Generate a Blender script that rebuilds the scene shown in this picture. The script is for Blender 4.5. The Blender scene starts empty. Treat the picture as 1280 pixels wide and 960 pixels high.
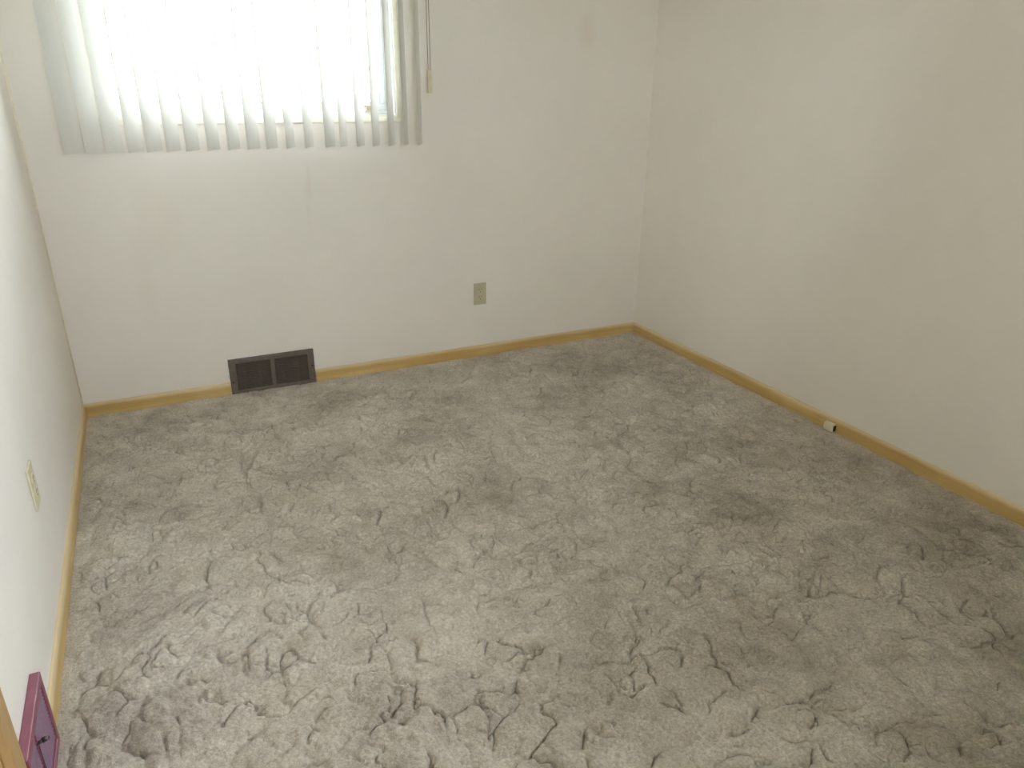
import bpy, bmesh, math
import numpy as np
from mathutils import Vector, Matrix
R = math.radians
S = bpy.context.scene
COL = S.collection

# ------------------------------------------------------------------ camera
cam_d = bpy.data.cameras.new('camera')
cam = bpy.data.objects.new('camera', cam_d)
COL.objects.link(cam)
cam.location = (0.3749, -3.3777, 1.3546)
cam.rotation_euler = (R(67.543), R(-0.650), R(-26.201))
cam_d.sensor_fit = 'HORIZONTAL'
cam_d.sensor_width = 36.0
cam_d.lens = 915.145 / 1280 * 36.0
cam_d.clip_start = 0.02
S.camera = cam

# ------------------------------------------------------------------ daylight
world = bpy.data.worlds.new('overcast_sky')
S.world = world
world.use_nodes = True
bg = world.node_tree.nodes['Background']
bg.inputs['Color'].default_value = (0.885, 0.93, 1.03, 1)
bg.inputs['Strength'].default_value = 10.0
S.view_settings.view_transform = 'Standard'
S.view_settings.look = 'None'
S.view_settings.exposure = 1.52
S.view_settings.gamma = 1.0
S.view_settings.use_curve_mapping = False
S.cycles.use_adaptive_sampling = True
S.cycles.adaptive_threshold = 0.02
S.cycles.denoising_prefilter = 'ACCURATE'
S.cycles.max_bounces = 10
S.cycles.diffuse_bounces = 8
S.cycles.transparent_max_bounces = 16
S.cycles.sample_clamp_indirect = 8.0

# ------------------------------------------------------------------ dimensions
W = 2.855          # room width (x)
D = 3.75           # room depth (towards -y)
H = 2.44           # ceiling
T = 0.14           # wall thickness
WX0, WX1, WZ0, WZ1 = 0.278, 1.458, 1.202, 2.06    # window opening
W2A, W2B = -3.66, -2.62                           # added unseen fill-light window, right wall, beside the camera
W3A, W3B = 0.40, 0.96                             # added unseen fill-light window, narrow, behind the camera
DY0, DY1, DZ = -2.165, -2.925, 2.03               # doorway in the left wall

# sampling portals: they emit nothing, they only tell Cycles where the sky can be seen from inside the room
def portal(name, loc, rot, sx, sy):
    l = bpy.data.lights.new(name, 'AREA'); l.shape = 'RECTANGLE'; l.size = sx; l.size_y = sy
    l.cycles.is_portal = True
    o = bpy.data.objects.new(name, l); o.location = loc; o.rotation_euler = rot
    COL.objects.link(o)
portal('window_portal', ((WX0 + WX1) / 2, T + 0.01, (WZ0 + WZ1) / 2), (R(-90), 0, 0), WX1 - WX0, WZ1 - WZ0)
portal('window_portal', (W + T + 0.01, (W2A + W2B) / 2, (WZ0 + WZ1) / 2), (R(-90), 0, R(-90)), W2B - W2A, WZ1 - WZ0)
portal('window_portal', ((W3A + W3B) / 2, -D - T - 0.01, (WZ0 + WZ1) / 2), (R(90), 0, 0), W3B - W3A, WZ1 - WZ0)

# ------------------------------------------------------------------ material helpers
def new_mat(name):
    m = bpy.data.materials.new(name)
    m.use_nodes = True
    return m, m.node_tree, m.node_tree.nodes['Principled BSDF']

def node(nt, kind, **kw):
    n = nt.nodes.new(kind)
    for k, v in kw.items():
        if k in n.inputs:
            n.inputs[k].default_value = v
        else:
            setattr(n, k, v)
    return n

def ramp(nt, src, stops):
    r = nt.nodes.new('ShaderNodeValToRGB')
    e = r.color_ramp.elements
    e[0].position, e[0].color = stops[0][0], (*stops[0][1], 1)
    e[1].position, e[1].color = stops[-1][0], (*stops[-1][1], 1)
    for p, c in stops[1:-1]:
        x = e.new(p); x.color = (*c, 1)
    nt.links.new(src, r.inputs['Fac'])
    return r.outputs['Color']

def mapped(nt, scale=(1, 1, 1), loc=(0, 0, 0), coord='Object'):
    t = nt.nodes.new('ShaderNodeTexCoord')
    mp = nt.nodes.new('ShaderNodeMapping')
    mp.inputs['Scale'].default_value = scale
    mp.inputs['Location'].default_value = loc
    nt.links.new(t.outputs[coord], mp.inputs['Vector'])
    return mp.outputs['Vector']

def noise(nt, vec, scale, detail=3, rough=0.5):
    n = node(nt, 'ShaderNodeTexNoise', Scale=scale, Detail=detail, Roughness=rough)
    nt.links.new(vec, n.inputs['Vector'])
    return n.outputs['Fac']

def bump(nt, b, height, strength, dist):
    n = node(nt, 'ShaderNodeBump', Strength=strength, Distance=dist)
    nt.links.new(height, n.inputs['Height'])
    nt.links.new(n.outputs['Normal'], b.inputs['Normal'])

def mixc(nt, fac, a, b):
    m = nt.nodes.new('ShaderNodeMix'); m.data_type = 'RGBA'
    for sock, v in ((m.inputs[0], fac), (m.inputs[6], a), (m.inputs[7], b)):
        if isinstance(v, (int, float)): sock.default_value = v
        elif isinstance(v, tuple): sock.default_value = (*v, 1)
        else: nt.links.new(v, sock)
    return m.outputs[2]

def math_n(nt, op, a, b=None, clamp=False):
    m = nt.nodes.new('ShaderNodeMath'); m.operation = op; m.use_clamp = clamp
    for i, v in enumerate((a, b)):
        if v is None: continue
        if isinstance(v, (int, float)): m.inputs[i].default_value = v
        else: nt.links.new(v, m.inputs[i])
    return m.outputs[0]

def simple(name, col, rough=0.5, metal=0.0, var=0.06, scale=30.0, bumpy=0.0):
    m, nt, b = new_mat(name)
    v = mapped(nt)
    n = noise(nt, v, scale, 4)
    lo = tuple(c * (1 - var) for c in col); hi = tuple(min(1, c * (1 + var)) for c in col)
    nt.links.new(ramp(nt, n, [(0.3, lo), (0.7, hi)]), b.inputs['Base Color'])
    b.inputs['Roughness'].default_value = rough
    b.inputs['Metallic'].default_value = metal
    if bumpy: bump(nt, b, n, bumpy, 0.002)
    return m

def wall_paint(name, col, marks=()):
    """cream paint; marks: (cx, cz, rx, rz, strength) faint water stains in wall coordinates"""
    m, nt, b = new_mat(name)
    v = mapped(nt)
    n1 = noise(nt, v, 1.6, 3)
    n2 = noise(nt, v, 9.0, 4, 0.6)
    f = math_n(nt, 'ADD', math_n(nt, 'MULTIPLY', n1, 0.7), math_n(nt, 'MULTIPLY', n2, 0.3))
    c = ramp(nt, f, [(0.35, tuple(x * 0.965 for x in col)), (0.65, tuple(min(1, x * 1.015) for x in col))])
    if marks:
        sep = nt.nodes.new('ShaderNodeSeparateXYZ')
        nt.links.new(v, sep.inputs[0])
        wob = math_n(nt, 'MULTIPLY', math_n(nt, 'SUBTRACT', noise(nt, v, 14, 3), 0.5), 0.05)
        for cx, cz, rx, rz, s in marks:
            dx = math_n(nt, 'DIVIDE', math_n(nt, 'SUBTRACT', math_n(nt, 'ADD', sep.outputs[0], wob), cx), rx)
            dz = math_n(nt, 'DIVIDE', math_n(nt, 'SUBTRACT', sep.outputs[2], cz), rz)
            d2 = math_n(nt, 'ADD', math_n(nt, 'MULTIPLY', dx, dx), math_n(nt, 'MULTIPLY', dz, dz))
            fall = math_n(nt, 'MULTIPLY', math_n(nt, 'SUBTRACT', 1.0, d2, True), s)
            c = mixc(nt, fall, c, (col[0] * 0.80, col[1] * 0.72, col[2] * 0.55))
    nt.links.new(c, b.inputs['Base Color'])
    b.inputs['Roughness'].default_value = 0.55
    fine = noise(nt, v, 160.0, 3)
    bump(nt, b, fine, 0.12, 0.002)
    return m

def wood(name, axis, light, dark, pale=None, rough=0.38):
    sc = [26.0, 26.0, 26.0]; sc[axis] = 1.2
    m, nt, b = new_mat(name)
    v = mapped(nt, tuple(sc))
    n1 = noise(nt, v, 1.0, 5, 0.6)
    v2 = mapped(nt, tuple(3.0 if i == axis else 3.0 for i in range(3)))
    n2 = noise(nt, v2, 1.0, 3)
    f = math_n(nt, 'ADD', math_n(nt, 'MULTIPLY', n1, 0.55), math_n(nt, 'MULTIPLY', n2, 0.45))
    c = ramp(nt, f, [(0.36, dark), (0.52, tuple((a + d) / 2 for a, d in zip(light, dark))), (0.64, light)])
    if pale:
        # scuffed, paint-smeared upper lip of the moulding
        sep = nt.nodes.new('ShaderNodeSeparateXYZ')
        nt.links.new(mapped(nt), sep.inputs[0])
        z = math_n(nt, 'ADD', sep.outputs[2], math_n(nt, 'MULTIPLY', math_n(nt, 'SUBTRACT', n2, 0.5), 0.02))
        edge = math_n(nt, 'MULTIPLY', math_n(nt, 'SUBTRACT', z, 0.036), 70.0, True)
        c = mixc(nt, math_n(nt, 'MULTIPLY', edge, 0.6), c, pale)
    nt.links.new(c, b.inputs['Base Color'])
    b.inputs['Roughness'].default_value = rough
    bump(nt, b, n1, 0.15, 0.001)
    return m

M = {}
PAINT = (0.86, 0.81, 0.745)
M['wall'] = wall_paint('cream_wall_paint', PAINT)
M['wall_back'] = wall_paint('cream_wall_paint_stained', PAINT,
    [(1.046, 0.93, 0.012, 0.10, 0.20), (1.03, 0.80, 0.012, 0.14, 0.12), (0.42, 0.80, 0.10, 0.20, 0.12),
     (2.44, 1.58, 0.06, 0.10, 0.22), (1.75, 0.95, 0.25, 0.2, 0.07), (0.33, 0.55, 0.05, 0.25, 0.10)])
M['ceiling'] = simple('ceiling_paint', (0.80, 0.79, 0.76), 0.8, bumpy=0.2, scale=80)
BL, BD = (0.70, 0.50, 0.215), (0.50, 0.31, 0.10)
M['base_x'] = wood('varnished_pine_along_x', 0, BL, BD, (0.74, 0.62, 0.42))
M['base_y'] = wood('varnished_pine_along_y', 1, BL, BD, (0.74, 0.62, 0.42))
M['door_wood'] = wood('orange_varnished_wood', 2, (0.50, 0.315, 0.13), (0.40, 0.235, 0.085), rough=0.35)
M['cream_trim'] = simple('cream_window_trim', (0.82, 0.78, 0.66), 0.45)
M['white_frame'] = simple('white_window_frame', (0.80, 0.82, 0.84), 0.4)
M['latch'] = simple('beige_latch', (0.62, 0.52, 0.36), 0.4)
M['register_brown'] = simple('brown_enamel', (0.150, 0.120, 0.098), 0.42, var=0.15, scale=60)
M['register_dark'] = simple('dark_duct', (0.012, 0.011, 0.010), 0.8)
M['maroon'] = simple('maroon_painted_steel', (0.25, 0.075, 0.105), 0.38, var=0.12, scale=50)
M['mauve'] = simple('mauve_painted_steel', (0.24, 0.135, 0.19), 0.42, var=0.12, scale=60)
M['dark_metal'] = simple('dark_worn_metal', (0.16, 0.13, 0.13), 0.3, 0.8, var=0.2)
M['ivory'] = simple('ivory_plastic', (0.66, 0.60, 0.42), 0.38)
M['almond'] = simple('almond_plastic', (0.56, 0.50, 0.36), 0.42)
M['jack'] = simple('pale_ivory_plastic', (0.74, 0.70, 0.54), 0.4)
M['slot'] = simple('socket_slot', (0.05, 0.04, 0.03), 0.7)
M['cord'] = simple('tan_cord', (0.27, 0.20, 0.13), 0.6, scale=300)
M['seam'] = simple('yellowed_corner_filler', (0.82, 0.75, 0.60), 0.55)
M['grass'] = simple('pale_lawn', (0.30, 0.34, 0.24), 0.9, var=0.3, scale=2)
M['rail'] = simple('white_headrail', (0.8, 0.79, 0.75), 0.4)
M['brass'] = simple('brass', (0.55, 0.38, 0.14), 0.25, 1.0)

def glass_mat():
    m, nt, b = new_mat('window_glass')
    nt.nodes.remove(b)
    out = nt.nodes['Material Output']
    tr = node(nt, 'ShaderNodeBsdfTransparent'); tr.inputs['Color'].default_value = (0.93, 0.96, 0.96, 1)
    gl = node(nt, 'ShaderNodeBsdfGlossy', Roughness=0.02)
    fr = node(nt, 'ShaderNodeFresnel', IOR=1.45)
    mx = nt.nodes.new('ShaderNodeMixShader')
    nt.links.new(fr.outputs[0], mx.inputs[0]); nt.links.new(tr.outputs[0], mx.inputs[1]); nt.links.new(gl.outputs[0], mx.inputs[2])
    nt.links.new(mx.outputs[0], out.inputs['Surface'])
    return m
M['glass'] = glass_mat()

def vane_mat():
    m, nt, b = new_mat('ivory_vinyl_vane')
    v = mapped(nt, (60, 60, 1.5))
    c = ramp(nt, noise(nt, v, 1.0, 2), [(0.3, (0.82, 0.80, 0.755)), (0.7, (0.845, 0.825, 0.78))])
    nt.links.new(c, b.inputs['Base Color'])
    b.inputs['Roughness'].default_value = 0.5
    t = node(nt, 'ShaderNodeBsdfTranslucent'); nt.links.new(c, t.inputs['Color'])
    mx = nt.nodes.new('ShaderNodeMixShader'); mx.inputs[0].default_value = 0.07
    nt.links.new(b.outputs[0], mx.inputs[1]); nt.links.new(t.outputs[0], mx.inputs[2])
    nt.links.new(mx.outputs[0], nt.nodes['Material Output'].inputs['Surface'])
    return m
M['vane'] = vane_mat()

def carpet_mat():
    m, nt, b = new_mat('sculpted_plush_carpet')
    v = mapped(nt)
    at = nt.nodes.new('ShaderNodeAttribute'); at.attribute_name = 'soil_shade'
    blotch = noise(nt, v, 3.4, 4, 0.55)
    mid = noise(nt, v, 13.0, 4, 0.6)
    fib = noise(nt, v, 330.0, 3, 0.7)
    f = math_n(nt, 'ADD', math_n(nt, 'MULTIPLY', blotch, 0.34), math_n(nt, 'MULTIPLY', mid, 0.42))
    f = math_n(nt, 'ADD', f, math_n(nt, 'MULTIPLY', math_n(nt, 'ADD', math_n(nt, 'MULTIPLY', fib, 0.5), math_n(nt, 'MULTIPLY', noise(nt, v, 150.0, 3, 0.7), 0.5)), 0.30))
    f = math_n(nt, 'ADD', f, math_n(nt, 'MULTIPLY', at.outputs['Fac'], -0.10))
    c = ramp(nt, f, [(0.34, (0.37, 0.318, 0.257)), (0.48, (0.54, 0.48, 0.402)), (0.60, (0.67, 0.605, 0.515)), (0.74, (0.78, 0.715, 0.625))])
    sp = math_n(nt, 'MULTIPLY', math_n(nt, 'SUBTRACT', noise(nt, v, 120.0, 3, 0.75), 0.34), 3.1, True)
    spk = mixc(nt, sp, (0.77, 0.76, 0.74), (1.13, 1.13, 1.13))
    mul = nt.nodes.new('ShaderNodeMix'); mul.data_type = 'RGBA'; mul.blend_type = 'MULTIPLY'; mul.inputs[0].default_value = 1.0
    nt.links.new(c, mul.inputs[6]); nt.links.new(spk, mul.inputs[7]); c = mul.outputs[2]
    yel = noise(nt, mapped(nt, loc=(7, 3, 1)), 5.0, 3)
    yf = math_n(nt, 'MULTIPLY', math_n(nt, 'SUBTRACT', yel, 0.56, True), 1.6, True)
    c = mixc(nt, yf, c, (0.40, 0.34, 0.20))
    nt.links.new(c, b.inputs['Base Color'])
    b.inputs['Roughness'].default_value = 1.0
    b.inputs['Specular IOR Level'].default_value = 0.1
    b.inputs['Sheen Weight'].default_value = 0.15
    b.inputs['Sheen Roughness'].default_value = 0.5
    clump = noise(nt, v, 130.0, 4, 0.65)
    hgt = math_n(nt, 'ADD', clump, math_n(nt, 'MULTIPLY', fib, 0.5))
    bump(nt, b, hgt, 0.9, 0.006)
    return m
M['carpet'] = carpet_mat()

# ------------------------------------------------------------------ mesh helpers
def link(o, parent=None):
    COL.objects.link(o)
    if parent is not None: o.parent = parent
    return o

def bm_obj(name, bm, mat, parent=None, loc=(0, 0, 0), smooth=False):
    me = bpy.data.meshes.new(name)
    bmesh.ops.recalc_face_normals(bm, faces=bm.faces)
    bm.to_mesh(me); bm.free()
    if smooth:
        for p in me.polygons: p.use_smooth = True
    me.materials.append(M[mat])
    o = bpy.data.objects.new(name, me); o.location = loc
    return link(o, parent)

def add_box(bm, x0, x1, y0, y1, z0, z1, bevel=0.0, seg=2):
    r = bmesh.ops.create_cube(bm, size=1.0)
    vs = r['verts']
    bmesh.ops.scale(bm, vec=(abs(x1 - x0), abs(y1 - y0), abs(z1 - z0)), verts=vs)
    bmesh.ops.translate(bm, vec=((x0 + x1) / 2, (y0 + y1) / 2, (z0 + z1) / 2), verts=vs)
    if bevel:
        es = list({e for v in vs for e in v.link_edges})
        bmesh.ops.bevel(bm, geom=es, offset=bevel, segments=seg, profile=0.5, affect='EDGES')

def box(name, b, mat, parent=None, bevel=0.0, loc=(0, 0, 0)):
    bm = bmesh.new(); add_box(bm, *b, bevel=bevel)
    return bm_obj(name, bm, mat, parent, loc)

def add_cyl(bm, p0, p1, r0, r1=None, seg=12):
    p0, p1 = Vector(p0), Vector(p1); d = p1 - p0
    m = Matrix.Translation((p0 + p1) / 2) @ d.to_track_quat('Z', 'Y').to_matrix().to_4x4()
    bmesh.ops.create_cone(bm, cap_ends=True, segments=seg, radius1=r0, radius2=r0 if r1 is None else r1, depth=d.length, matrix=m)

def add_prism(bm, prof, axis, a, b):
    """extrude a closed 2D profile (u, z) along axis 0 or 1; u is the other horizontal axis"""
    def P(u, z, t): return (t, u, z) if axis == 0 else (u, t, z)
    A = [bm.verts.new(P(u, z, a)) for u, z in prof]; B = [bm.verts.new(P(u, z, b)) for u, z in prof]
    n = len(prof)
    for i in range(n): bm.faces.new((A[i], A[(i + 1) % n], B[(i + 1) % n], B[i]))
    bm.faces.new(A); bm.faces.new(B)

def empty(name, loc=(0, 0, 0), rz=0.0):
    o = bpy.data.objects.new(name, None)
    o.empty_display_size = 0.05
    o.location = loc; o.rotation_euler = (0, 0, rz)
    return link(o)

def tag(o, label, cat, group=None):
    o['label'] = label; o['category'] = cat
    if group: o['group'] = group
    return o

def struct(o, label, cat):
    o['kind'] = 'structure'; o['label'] = label; o['category'] = cat
    return o

# ------------------------------------------------------------------ room shell
bm = bmesh.new()
add_box(bm, -T, WX0, 0, T, -0.1, H); add_box(bm, WX1, W + T, 0, T, -0.1, H)
add_box(bm, WX0, WX1, 0, T, -0.1, WZ0); add_box(bm, WX0, WX1, 0, T, WZ1, H)
wall_back = struct(bm_obj('wall_back', bm, 'wall_back'), 'cream painted wall with the window and faint water stains', 'wall')
bm = bmesh.new()
add_box(bm, -T, 0, DY0, 0, -0.1, H); add_box(bm, -T, 0, -D, DY1, -0.1, H); add_box(bm, -T, 0, DY1, DY0, DZ, H)
struct(bm_obj('wall_left', bm, 'wall'), 'bright cream wall to the left of the window', 'wall')
bm = bmesh.new()
add_box(bm, W, W + T, W2B, 0, -0.1, H); add_box(bm, W, W + T, -D, W2A, -0.1, H)
add_box(bm, W, W + T, W2A, W2B, -0.1, WZ0); add_box(bm, W, W + T, W2A, W2B, WZ1, H)
struct(bm_obj('wall_right', bm, 'wall'), 'plain cream wall to the right of the window', 'wall')
bm = bmesh.new()
add_box(bm, -T, W3A, -D - T, -D, -0.1, H); add_box(bm, W3B, W + T, -D - T, -D, -0.1, H)
add_box(bm, W3A, W3B, -D - T, -D, -0.1, WZ0); add_box(bm, W3A, W3B, -D - T, -D, WZ1, H)
struct(bm_obj('wall_front', bm, 'wall'), 'plain cream wall behind the camera', 'wall')
struct(box('ceiling', (-T, W + T, -D - T, T, H, H + 0.1), 'ceiling'), 'flat white painted ceiling of the room', 'ceiling')
# thin yellowed filler line in the left corner
bm = bmesh.new(); add_cyl(bm, (0.001, -0.001, 0.05), (0.001, -0.001, H), 0.0045, seg=10)
bm_obj('corner_seam', bm, 'seam', wall_back, smooth=True)
# the lawn outside
struct(box('ground', (-40, 40, -40, 60, -0.8, -0.6), 'grass'), 'pale lawn outside beyond the window', 'ground')

# ------------------------------------------------------------------ carpet (numpy height field)
rng = np.random.default_rng(11)
def vnoise(x, y, cell, seed):
    r = np.random.default_rng(seed); G = r.random((256, 256)).astype(np.float32)
    u, v = x / cell, y / cell
    iu, iv = np.floor(u).astype(int), np.floor(v).astype(int)
    fu, fv = u - iu, v - iv
    fu = fu * fu * fu * (fu * (fu * 6 - 15) + 10); fv = fv * fv * fv * (fv * (fv * 6 - 15) + 10)
    a = G[iu & 255, iv & 255]; b = G[(iu + 1) & 255, iv & 255]; c = G[iu & 255, (iv + 1) & 255]; d = G[(iu + 1) & 255, (iv + 1) & 255]
    return (a * (1 - fu) + b * fu) * (1 - fv) + (c * (1 - fu) + d * fu) * fv - 0.5
def fbm(x, y, cell, seed, octv=3):
    s = 0; amp = 1.0
    for k in range(octv):
        s = s + amp * vnoise(x + 13.7 * k, y + 5.1 * k, cell / 2 ** k, seed + k); amp *= 0.5
    return s
def worley(x, y, cell, seed):
    r = np.random.default_rng(seed); J = r.random((128, 128, 2)).astype(np.float32)
    u, v = x / cell, y / cell
    iu, iv = np.floor(u).astype(int), np.floor(v).astype(int)
    f1 = np.full(x.shape, 9.0); f2 = np.full(x.shape, 9.0); idv = np.zeros(x.shape)
    for di in (-1, 0, 1):
        for dj in (-1, 0, 1):
            p = J[(iu + di) & 127, (iv + dj) & 127]
            d = np.hypot(iu + di + p[..., 0] - u, iv + dj + p[..., 1] - v)
            nearer = d < f1
            f2 = np.where(nearer, f1, np.minimum(f2, d))
            idv = np.where(nearer, p[..., 0] * 7.3 % 1.0, idv)
            f1 = np.where(nearer, d, f1)
    return f1 * cell, (f2 - f1) * cell, idv
def sstep(a, b, x):
    t = np.clip((x - a) / (b - a), 0, 1); return t * t * (3 - 2 * t)

xs = np.linspace(0.0, W, 930)
ys = np.concatenate([np.linspace(0.0, -2.9, 960), np.linspace(-2.9, -D, 50)[1:]])
X, Y = np.meshgrid(xs, ys, indexing='ij')
wx = X + 0.075 * fbm(X, Y, 0.13, 21, 3) + 0.010 * vnoise(X, Y, 0.018, 31)
wy = Y + 0.075 * fbm(X, Y, 0.13, 41, 3) + 0.010 * vnoise(X, Y, 0.018, 51)
f1, edge, idv = worley(wx, wy, 0.125, 5)
mask = sstep(-0.04, 0.20, fbm(X, Y, 0.075, 61, 2))           # where the pile has parted
maskb = sstep(0.00, 0.22, fbm(X, Y, 0.07, 71, 2))
maskc = sstep(0.10, 0.30, fbm(X + 2, Y + 7, 0.08, 171, 2))
n1 = fbm(X, Y, 0.16, 201, 3) + 0.04 * vnoise(X, Y, 0.014, 205)
n2 = fbm(X + 9, Y + 9, 0.085, 211, 3) + 0.04 * vnoise(X, Y, 0.012, 215)
bil1 = np.clip(np.abs(n1) / 0.16, 0, 1) ** 0.7
bil2 = np.clip(np.abs(n2) / 0.20, 0, 1) ** 0.8
dome = 1 - np.exp(-edge / 0.030)
Z = 0.009 * bil1 + 0.005 * bil2 + 0.011 * dome * (0.15 + 0.85 * mask)
Z += 0.009 * (idv - 0.5) * (0.2 + 0.8 * mask)                # lumps lean over their neighbours
Z -= 0.014 * np.exp(-(edge / 0.0034) ** 2) * mask            # the cracks themselves
Z -= 0.013 * np.exp(-(n1 / 0.017) ** 2) * maskb
Z -= 0.011 * np.exp(-(n2 / 0.026) ** 2) * maskc
Z += 0.006 * fbm(X, Y, 0.045, 81, 3) + 0.010 * fbm(X, Y, 0.5, 91, 2)
Z += 0.0024 * (rng.random(X.shape) - 0.5) + 0.0045 * fbm(X, Y, 0.014, 95, 2)
wall_d = np.minimum.reduce([X, W - X, -Y])
Z = (Z - 0.014) * (0.25 + 0.75 * sstep(0.0, 0.10, wall_d)) - 0.002
# soiling with outlines of its own, plus light falloff painted at near right (x, y, rx, ry, strength)
soil_shade = 0.9 * fbm(X + 4, Y + 2, 0.30, 111, 3)
SOIL_SHADE = [(0.95, -0.24, 0.20, 0.13, 0.9), (0.30, -0.20, 0.22, 0.12, 0.7), (0.28, -1.02, 0.10, 0.05, 1.0), (2.45, -0.35, 0.35, 0.25, 0.7),
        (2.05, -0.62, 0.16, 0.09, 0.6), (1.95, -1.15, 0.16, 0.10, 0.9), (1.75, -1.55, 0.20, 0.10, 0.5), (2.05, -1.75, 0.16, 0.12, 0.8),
        (2.45, -2.15, 0.40, 0.16, 0.8), (2.55, -2.50, 0.55, 0.35, 0.8), (2.05, -2.80, 0.5, 0.2, 0.7), (0.16, -1.92, 0.16, 0.10, 0.7), (0.62, -2.05, 0.22, 0.08, 0.5),  # first three paint the dim near-right light into the carpet
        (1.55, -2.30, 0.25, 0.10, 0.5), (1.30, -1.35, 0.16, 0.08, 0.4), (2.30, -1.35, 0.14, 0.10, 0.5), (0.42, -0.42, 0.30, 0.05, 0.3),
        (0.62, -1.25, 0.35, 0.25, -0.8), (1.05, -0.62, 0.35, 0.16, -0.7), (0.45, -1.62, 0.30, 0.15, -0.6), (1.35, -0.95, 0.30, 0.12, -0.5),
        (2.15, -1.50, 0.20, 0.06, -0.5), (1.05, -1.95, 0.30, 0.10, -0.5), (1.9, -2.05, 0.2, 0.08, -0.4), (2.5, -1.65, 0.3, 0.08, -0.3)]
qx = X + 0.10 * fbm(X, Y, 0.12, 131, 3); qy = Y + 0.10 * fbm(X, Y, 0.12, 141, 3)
for (cx, cy, rx, ry, s) in SOIL_SHADE:
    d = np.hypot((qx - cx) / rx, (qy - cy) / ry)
    soil_shade = soil_shade + s * (1 - sstep(0.55, 1.25, d))
nx, ny = X.shape
co = np.stack([X, Y, Z], -1).reshape(-1, 3).astype(np.float32)
idx = np.arange(nx * ny).reshape(nx, ny)
q = np.stack([idx[:-1, :-1], idx[:-1, 1:], idx[1:, 1:], idx[1:, :-1]], -1).reshape(-1, 4).astype(np.int32)
me = bpy.data.meshes.new('floor')
me.vertices.add(len(co)); me.vertices.foreach_set('co', co.ravel())
me.loops.add(q.size); me.loops.foreach_set('vertex_index', q.ravel())
me.polygons.add(len(q)); me.polygons.foreach_set('loop_start', np.arange(0, q.size, 4, dtype=np.int32))
me.update(calc_edges=True)
me.polygons.foreach_set('use_smooth', np.ones(len(q), dtype=bool))
a = me.attributes.new('soil_shade', 'FLOAT', 'POINT'); a.data.foreach_set('value', soil_shade.ravel().astype(np.float32))
# normals up
if me.polygons[0].normal.z < 0: me.flip_normals()
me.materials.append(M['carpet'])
floor = link(bpy.data.objects.new('floor', me))
struct(floor, 'worn grey beige sculpted plush carpet with parted lumps', 'carpet')

# ------------------------------------------------------------------ baseboards
def profile(s, off=0.0):
    """clamshell moulding, s = +1 grows towards +u; off = the wall plane"""
    pts = [(0, -0.02), (0.0125, -0.02), (0.0125, 0.030), (0.0118, 0.040), (0.0098, 0.048), (0.0065, 0.0535), (0.003, 0.0555), (0, 0.0555)]
    return [(off + s * u, z) for u, z in pts]
REGX0, REGX1 = 0.603, 0.989
bb = struct(empty('baseboard_back'), 'yellow varnished baseboard under the window wall', 'baseboard')
for x0, x1 in ((0.0, REGX0 - 0.002), (REGX1 + 0.002, W)):
    bm = bmesh.new(); add_prism(bm, profile(-1), 0, x0, x1); bm_obj('board', bm, 'base_x', bb)
LREG0, LREG1 = -1.865, -2.112
bb = struct(empty('baseboard_left'), 'yellow varnished baseboard along the left wall', 'baseboard')
for y0, y1 in ((-0.0128, LREG0 + 0.002), (-2.985, -D + 0.0128)):
    bm = bmesh.new(); add_prism(bm, profile(1), 1, y0, y1); bm_obj('board', bm, 'base_y', bb)
bb = struct(empty('baseboard_right'), 'yellow varnished baseboard along the right wall', 'baseboard')
bm = bmesh.new(); add_prism(bm, profile(-1, W), 1, -0.0128, -D + 0.0128); bm_obj('board', bm, 'base_y', bb)
bb = struct(empty('baseboard_front'), 'yellow varnished baseboard behind the camera', 'baseboard')
bm = bmesh.new(); add_prism(bm, profile(1, -D), 0, 0, W); bm_obj('board', bm, 'base_x', bb)

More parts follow.
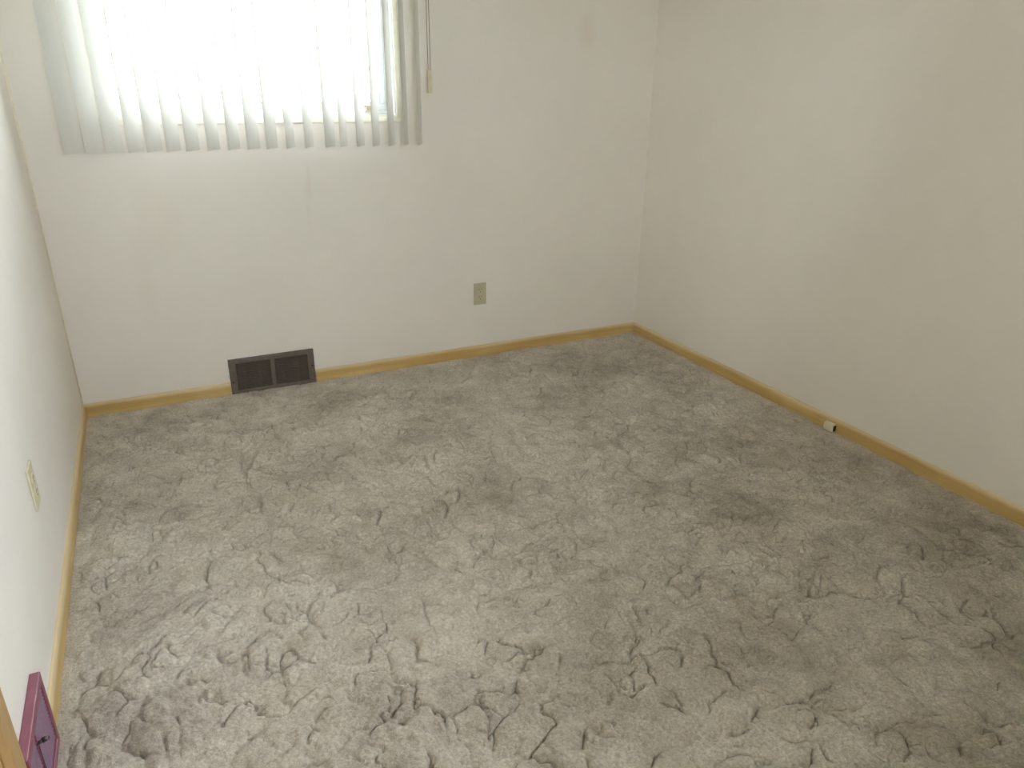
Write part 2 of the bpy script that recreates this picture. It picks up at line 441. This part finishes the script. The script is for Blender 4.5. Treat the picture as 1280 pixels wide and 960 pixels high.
# ------------------------------------------------------------------ window
def build_window(name, label, hw, loc, rz):
    """local frame: x along the wall, y outwards, the opening 2*hw wide"""
    win = struct(empty(name, loc, rz), label, 'window')
    tw = 0.022
    X0, X1 = -hw, hw
    def trim(b): return box('window_trim', b, 'cream_trim', win, bevel=0.0025)
    trim((X0 - tw, X1 + tw, -0.010, 0.004, WZ0 - tw, WZ0)); trim((X0 - tw, X1 + tw, -0.010, 0.004, WZ1, WZ1 + tw))
    trim((X0 - tw, X0, -0.010, 0.004, WZ0, WZ1)); trim((X1, X1 + tw, -0.010, 0.004, WZ0, WZ1))
    box('window_sill', (X0, X1, -0.004, 0.10, WZ0 - 0.001, WZ0 + 0.008), 'cream_trim', win, bevel=0.002)
    for b in ((X0 - 0.001, X0 + 0.006, 0, 0.10, WZ0, WZ1), (X1 - 0.006, X1 + 0.001, 0, 0.10, WZ0, WZ1), (X0, X1, 0, 0.10, WZ1 - 0.006, WZ1 + 0.001)):
        box('jamb', b, 'white_frame', win)
    def frame(name, x0, x1, z0, z1, w, y0, y1, parent):
        bm = bmesh.new()
        add_box(bm, x0, x1, y0, y1, z0, z0 + w, 0.002); add_box(bm, x0, x1, y0, y1, z1 - w, z1, 0.002)
        add_box(bm, x0, x0 + w, y0, y1, z0 + w, z1 - w, 0.002); add_box(bm, x1 - w, x1, y0, y1, z0 + w, z1 - w, 0.002)
        return bm_obj(name, bm, 'white_frame', parent)
    frame('window_frame', X0 + 0.006, X1 - 0.006, WZ0 + 0.008, WZ1 - 0.006, 0.018, 0.058, 0.112, win)
    sash = frame('sash', X0 + 0.024, X1 - 0.024, WZ0 + 0.026, WZ1 - 0.024, 0.028, 0.070, 0.100, win)
    frame('glazing_bead', X0 + 0.050, X1 - 0.050, WZ0 + 0.052, WZ1 - 0.050, 0.008, 0.076, 0.094, sash)
    box('pane', (X0 + 0.054, X1 - 0.054, 0.084, 0.088, WZ0 + 0.056, WZ1 - 0.054), 'glass', sash)
    bm = bmesh.new()
    l0 = X1 - 0.123
    add_box(bm, l0, l0 + 0.037, 0.046, 0.070, WZ0 + 0.018, WZ0 + 0.023, 0.001); add_box(bm, l0, l0 + 0.037, 0.046, 0.070, WZ0 + 0.040, WZ0 + 0.045, 0.001)
    add_box(bm, l0 + 0.010, l0 + 0.027, 0.054, 0.070, WZ0 + 0.020, WZ0 + 0.043, 0.001)
    bm_obj('sash_latch', bm, 'latch', sash)
build_window('window_1', 'wide overexposed window behind the vertical blind', (WX1 - WX0) / 2, ((WX0 + WX1) / 2, 0, 0), 0)
build_window('fill_window_right', 'unseen second window added in the right wall to brighten the room', (W2B - W2A) / 2, (W, (W2A + W2B) / 2, 0), R(-90))
build_window('fill_window_rear', 'narrow unseen window added behind the camera to brighten the room', (W3B - W3A) / 2, ((W3A + W3B) / 2, -D, 0), R(180))

# ------------------------------------------------------------------ vertical blind
blind = tag(empty('vertical_blind', (0.86, -0.09, 1.086)), 'ivory vertical blind with turned vanes hanging over the window', 'blind')
BO = Vector((0.86, -0.09, 1.086))
VTOP = 2.085
vw = 0.085
bm = bmesh.new()
N = 8
ring = []
for side in (1, -1):
    for i in range(N + 1):
        t = (i / N - 0.5) if side == 1 else (0.5 - i / N)
        sag = 0.0045 * (1 - (2 * t) ** 2) - 0.0022
        ring.append((t * vw, sag + side * 0.0004))
lo = [bm.verts.new((u, v, 0)) for u, v in ring]; hi = [bm.verts.new((u, v, VTOP - 1.086)) for u, v in ring]
n = len(ring)
for i in range(n): bm.faces.new((lo[i], lo[(i + 1) % n], hi[(i + 1) % n], hi[i]))
bm.faces.new(lo); bm.faces.new(hi)
VANES = [(0.1707, 42.4), (0.2394, 45.3), (0.3069, 42.9), (0.3798, 48.2), (0.4444, 46.2), (0.5131, 49.2), (0.5832, 49.7), (0.6608, 50.0),
         (0.7385, 50.4), (0.8149, 45.9), (0.888, 49.2), (0.9625, 54.8), (1.0403, 53.1), (1.1284, 46.1), (1.187, 54.9), (1.2607, 50.9),
         (1.3305, 52.0), (1.4005, 54.4), (1.4663, 57.0), (1.5331, 57.0)]
v0 = None
for x, ang in VANES:
    if v0 is None:
        v0 = bm_obj('vane', bm, 'vane', blind); v = v0
    else:
        v = v0.copy(); link(v, blind)
    v.location = (x - BO.x, 0, 0); v.rotation_euler = (0, 0, R(ang))
box('headrail', (0.105 - BO.x, 1.615 - BO.x, -0.022, 0.022, VTOP - BO.z, VTOP + 0.045 - BO.z), 'rail', blind, bevel=0.003)
for x in (0.30, 0.86, 1.42):
    box('wall_bracket', (x - 0.015 - BO.x, x + 0.015 - BO.x, 0.0, 0.092, VTOP + 0.045 - BO.z, VTOP + 0.055 - BO.z), 'rail', blind)
# pull cord loop with its weight
cx = 1.5885
for s in (-1, 1):
    bm = bmesh.new()
    add_cyl(bm, (cx + s * 0.0055 - BO.x, 0, 1.405 - BO.z), (cx + s * 0.0055 - BO.x, 0, VTOP + 0.005 - BO.z), 0.0014, seg=8)
    bm_obj('pull_cord', bm, 'cord', blind, smooth=True)
bm = bmesh.new()
for k in range(8):
    a0, a1 = math.pi + math.pi * k / 8, math.pi + math.pi * (k + 1) / 8
    add_cyl(bm, (cx - BO.x + 0.0055 * math.cos(a0), 0, 1.405 - BO.z + 0.0075 * math.sin(a0)), (cx - BO.x + 0.0055 * math.cos(a1), 0, 1.405 - BO.z + 0.0075 * math.sin(a1)), 0.0014, seg=6)
bm_obj('cord_loop', bm, 'cord', blind, smooth=True)
bm = bmesh.new()
add_box(bm, cx - 0.0095 - BO.x, cx + 0.0095 - BO.x, -0.0075, 0.0075, 1.302 - BO.z, 1.399 - BO.z, 0.004, 3)
bm_obj('cord_weight', bm, 'ivory', blind)

# ------------------------------------------------------------------ brown floor register in the window wall
reg = tag(empty('floor_register', ((REGX0 + REGX1) / 2, 0, 0)), 'dark brown metal louvered register set in the wall below the window', 'register')
w2 = (REGX1 - REGX0) / 2; rz0, rz1 = -0.012, 0.1655
bm = bmesh.new()
bw = 0.030
add_box(bm, -w2, w2, -0.013, 0.0, rz1 - 0.024, rz1, 0.0025)
add_box(bm, -w2, w2, -0.013, 0.0, rz0, 0.014, 0.0025)
add_box(bm, -w2, -w2 + bw, -0.013, 0.0, 0.012, rz1 - 0.022, 0.0025); add_box(bm, w2 - bw, w2, -0.013, 0.0, 0.012, rz1 - 0.022, 0.0025)
bm_obj('frame', bm, 'register_brown', reg)
box('mullion', (-0.010, 0.010, -0.0135, -0.001, 0.012, rz1 - 0.022), 'register_brown', reg, bevel=0.002)
box('duct_back', (-w2 + 0.01, w2 - 0.01, -0.0018, -0.0003, 0.0, rz1 - 0.01), 'register_dark', reg)
lz0, lz1, nl = 0.016, rz1 - 0.026, 14
lv = None
for side in (-1, 1):
    xc = side * (0.010 + w2 - bw) / 2; hw = (w2 - bw - 0.010) / 2
    for k in range(nl):
        z = lz0 + (k + 0.5) * (lz1 - lz0) / nl
        if lv is None:
            bm = bmesh.new(); add_box(bm, -hw, hw, -0.0036, 0.0036, -0.0013, 0.0013)
            lv = bm_obj('louver', bm, 'register_brown', reg); o = lv
        else:
            o = lv.copy(); link(o, reg)
        o.location = (xc, -0.0068, z); o.rotation_euler = (R(30), 0, 0)
for sx, sz in ((-1, 0.055), (1, 0.083)):
    bm = bmesh.new(); add_cyl(bm, (sx * (w2 - 0.012), -0.0125, sz), (sx * (w2 - 0.012), -0.0155, sz), 0.0042, 0.003, 12)
    bm_obj('screw', bm, 'register_dark', reg)

# ------------------------------------------------------------------ maroon register beside the door casing
mr = tag(empty('wall_register', (0, (LREG0 + LREG1) / 2, 0)), 'maroon metal register with a lever on the left wall by the door casing', 'register')
h2 = (LREG0 - LREG1) / 2; mx = 0.020; mz0, mz1 = -0.012, 0.190
bm = bmesh.new()
add_box(bm, 0.0, mx, -h2, h2, mz1 - 0.022, mz1, 0.002)
add_box(bm, 0.0, mx, -h2, h2, mz0, 0.016, 0.002)
add_box(bm, 0.0, mx, h2 - 0.018, h2, 0.014, mz1 - 0.020, 0.002); add_box(bm, 0.0, mx, -h2, -h2 + 0.018, 0.014, mz1 - 0.020, 0.002)
bm_obj('housing', bm, 'maroon', mr)
box('damper_plate', (0.003, 0.008, -h2 + 0.01, h2 - 0.01, 0.005, mz1 - 0.01), 'mauve', mr)
dvy = -0.030
box('divider', (0.008, mx - 0.001, dvy - 0.003, dvy + 0.003, 0.014, mz1 - 0.021), 'maroon', mr)
lv = None
nl = 15
for y0, y1 in ((-h2 + 0.018, dvy - 0.003), (dvy + 0.003, h2 - 0.018)):
    bmx = None
    for k in range(nl):
        z = 0.018 + (k + 0.5) * (mz1 - 0.040) / nl
        if bmx is None:
            bm = bmesh.new(); add_box(bm, -0.0045, 0.0045, -(y1 - y0) / 2, (y1 - y0) / 2, -0.0013, 0.0013)
            bmx = bm_obj('fin', bm, 'mauve', mr); o = bmx
        else:
            o = bmx.copy(); link(o, mr)
        o.location = (0.0135, (y0 + y1) / 2, z); o.rotation_euler = (0, R(-50), 0)
bm = bmesh.new()
add_cyl(bm, (0.014, dvy, 0.137), (0.030, dvy, 0.144), 0.0036, seg=10)
add_cyl(bm, (0.028, dvy, 0.143), (0.038, dvy, 0.147), 0.0058, 0.0050, 12)
bm_obj('lever', bm, 'dark_metal', mr, smooth=True)
box('lever_slot', (mx - 0.0015, mx - 0.0005, dvy - 0.0015, dvy + 0.0015, 0.03, 0.145), 'register_dark', mr)

# ------------------------------------------------------------------ outlets
def outlet(loc, rz, label, cat, pm, w=0.068, h=0.114):
    """built facing -y, its back on the wall plane"""
    t = tag(empty('wall_outlet', loc, rz), label, cat, 'duplex outlets')
    bm = bmesh.new(); add_box(bm, -w / 2, w / 2, -0.0062, 0, -h / 2, h / 2, 0.0022, 3)
    bm_obj('cover_plate', bm, pm, t)
    for s in (1, -1):
        bm = bmesh.new()
        add_cyl(bm, (0, -0.0055, 0), (0, -0.0080, 0), 0.0170, seg=28)
        for v in bm.verts: v.co.z = max(-0.0140, min(0.0140, v.co.z))
        rc = bm_obj('receptacle', bm, pm, t, (0, 0, s * 0.0195))
        for sx, hh in ((-0.0063, 0.0042), (0.0063, 0.0035)):
            box('slot', (sx - 0.0013, sx + 0.0013, -0.0084, -0.0078, 0.003 - hh + 0.002, 0.003 + hh + 0.002), 'slot', rc)
        bm = bmesh.new(); add_cyl(bm, (0, -0.0078, -0.0068), (0, -0.0084, -0.0068), 0.0026, seg=12)
        bm_obj('ground_hole', bm, 'slot', rc)
    bm = bmesh.new(); add_cyl(bm, (0, -0.0055, 0), (0, -0.0074, 0), 0.0030, 0.0024, 12)
    bm_obj('screw', bm, pm, t)
    return t
outlet((1.863, 0, 0.3355), 0, 'almond duplex outlet on the window wall above the baseboard', 'outlet', 'almond')
outlet((0, -1.362, 0.377), R(90), 'ivory duplex outlet seen edge on along the left wall', 'outlet', 'ivory', 0.074, 0.116)

# ------------------------------------------------------------------ phone jack on the right baseboard
jk = tag(empty('phone_jack', (W - 0.0125, -1.468, 0.0)), 'small pale plastic phone jack box on the right baseboard', 'phone jack')
bm = bmesh.new()
add_box(bm, -0.020, 0.0, -0.024, 0.024, 0.002, 0.036, 0.002, 2)
bm_obj('body', bm, 'jack', jk)
box('socket', (-0.017, -0.002, -0.0252, -0.0232, 0.006, 0.031), 'slot', jk, bevel=0.0004)
box('cover_seam', (-0.0203, -0.0196, -0.0235, 0.0235, 0.0095, 0.0105), 'almond', jk)

# ------------------------------------------------------------------ door and casing in the left wall
dr = struct(empty('door_1', (0, (DY0 + DY1) / 2, 0)), 'orange varnished wooden door and casing in the left wall', 'door')
oy = (DY0 + DY1) / 2; hw = (DY0 - DY1) / 2
cw = 0.054
def casing_piece(y0, y1, z0, z1):
    bm = bmesh.new(); add_box(bm, 0.0, 0.018, y0, y1, z0, z1, 0.004, 3); bm_obj('door_casing', bm, 'door_wood', dr)
casing_piece(hw - 0.004, hw + cw - 0.004, 0.0, DZ + cw); casing_piece(-hw - cw + 0.004, -hw + 0.004, 0.0, DZ + cw); casing_piece(-hw + 0.004, hw - 0.004, DZ - 0.004, DZ + cw)
slab = box('door_slab', (-0.075, -0.038, -hw + 0.004, hw - 0.004, 0.012, DZ - 0.004), 'door_wood', dr, bevel=0.002)
for b in ((-T, 0, hw - 0.003, hw, 0, DZ), (-T, 0, -hw, -hw + 0.003, 0, DZ), (-T, 0, -hw, hw, DZ - 0.003, DZ)):
    box('door_jamb', b, 'door_wood', dr)
bm = bmesh.new()
add_cyl(bm, (-0.038, -hw + 0.07, 0.95), (-0.030, -hw + 0.07, 0.95), 0.030, 0.026, 24); add_cyl(bm, (-0.030, -hw + 0.07, 0.95), (-0.004, -hw + 0.07, 0.95), 0.010, seg=16)
r = bmesh.ops.create_uvsphere(bm, u_segments=20, v_segments=12, radius=0.026)
bmesh.ops.translate(bm, vec=(0.008, -hw + 0.07, 0.95), verts=r['verts'])
bm_obj('knob', bm, 'brass', slab, smooth=True)
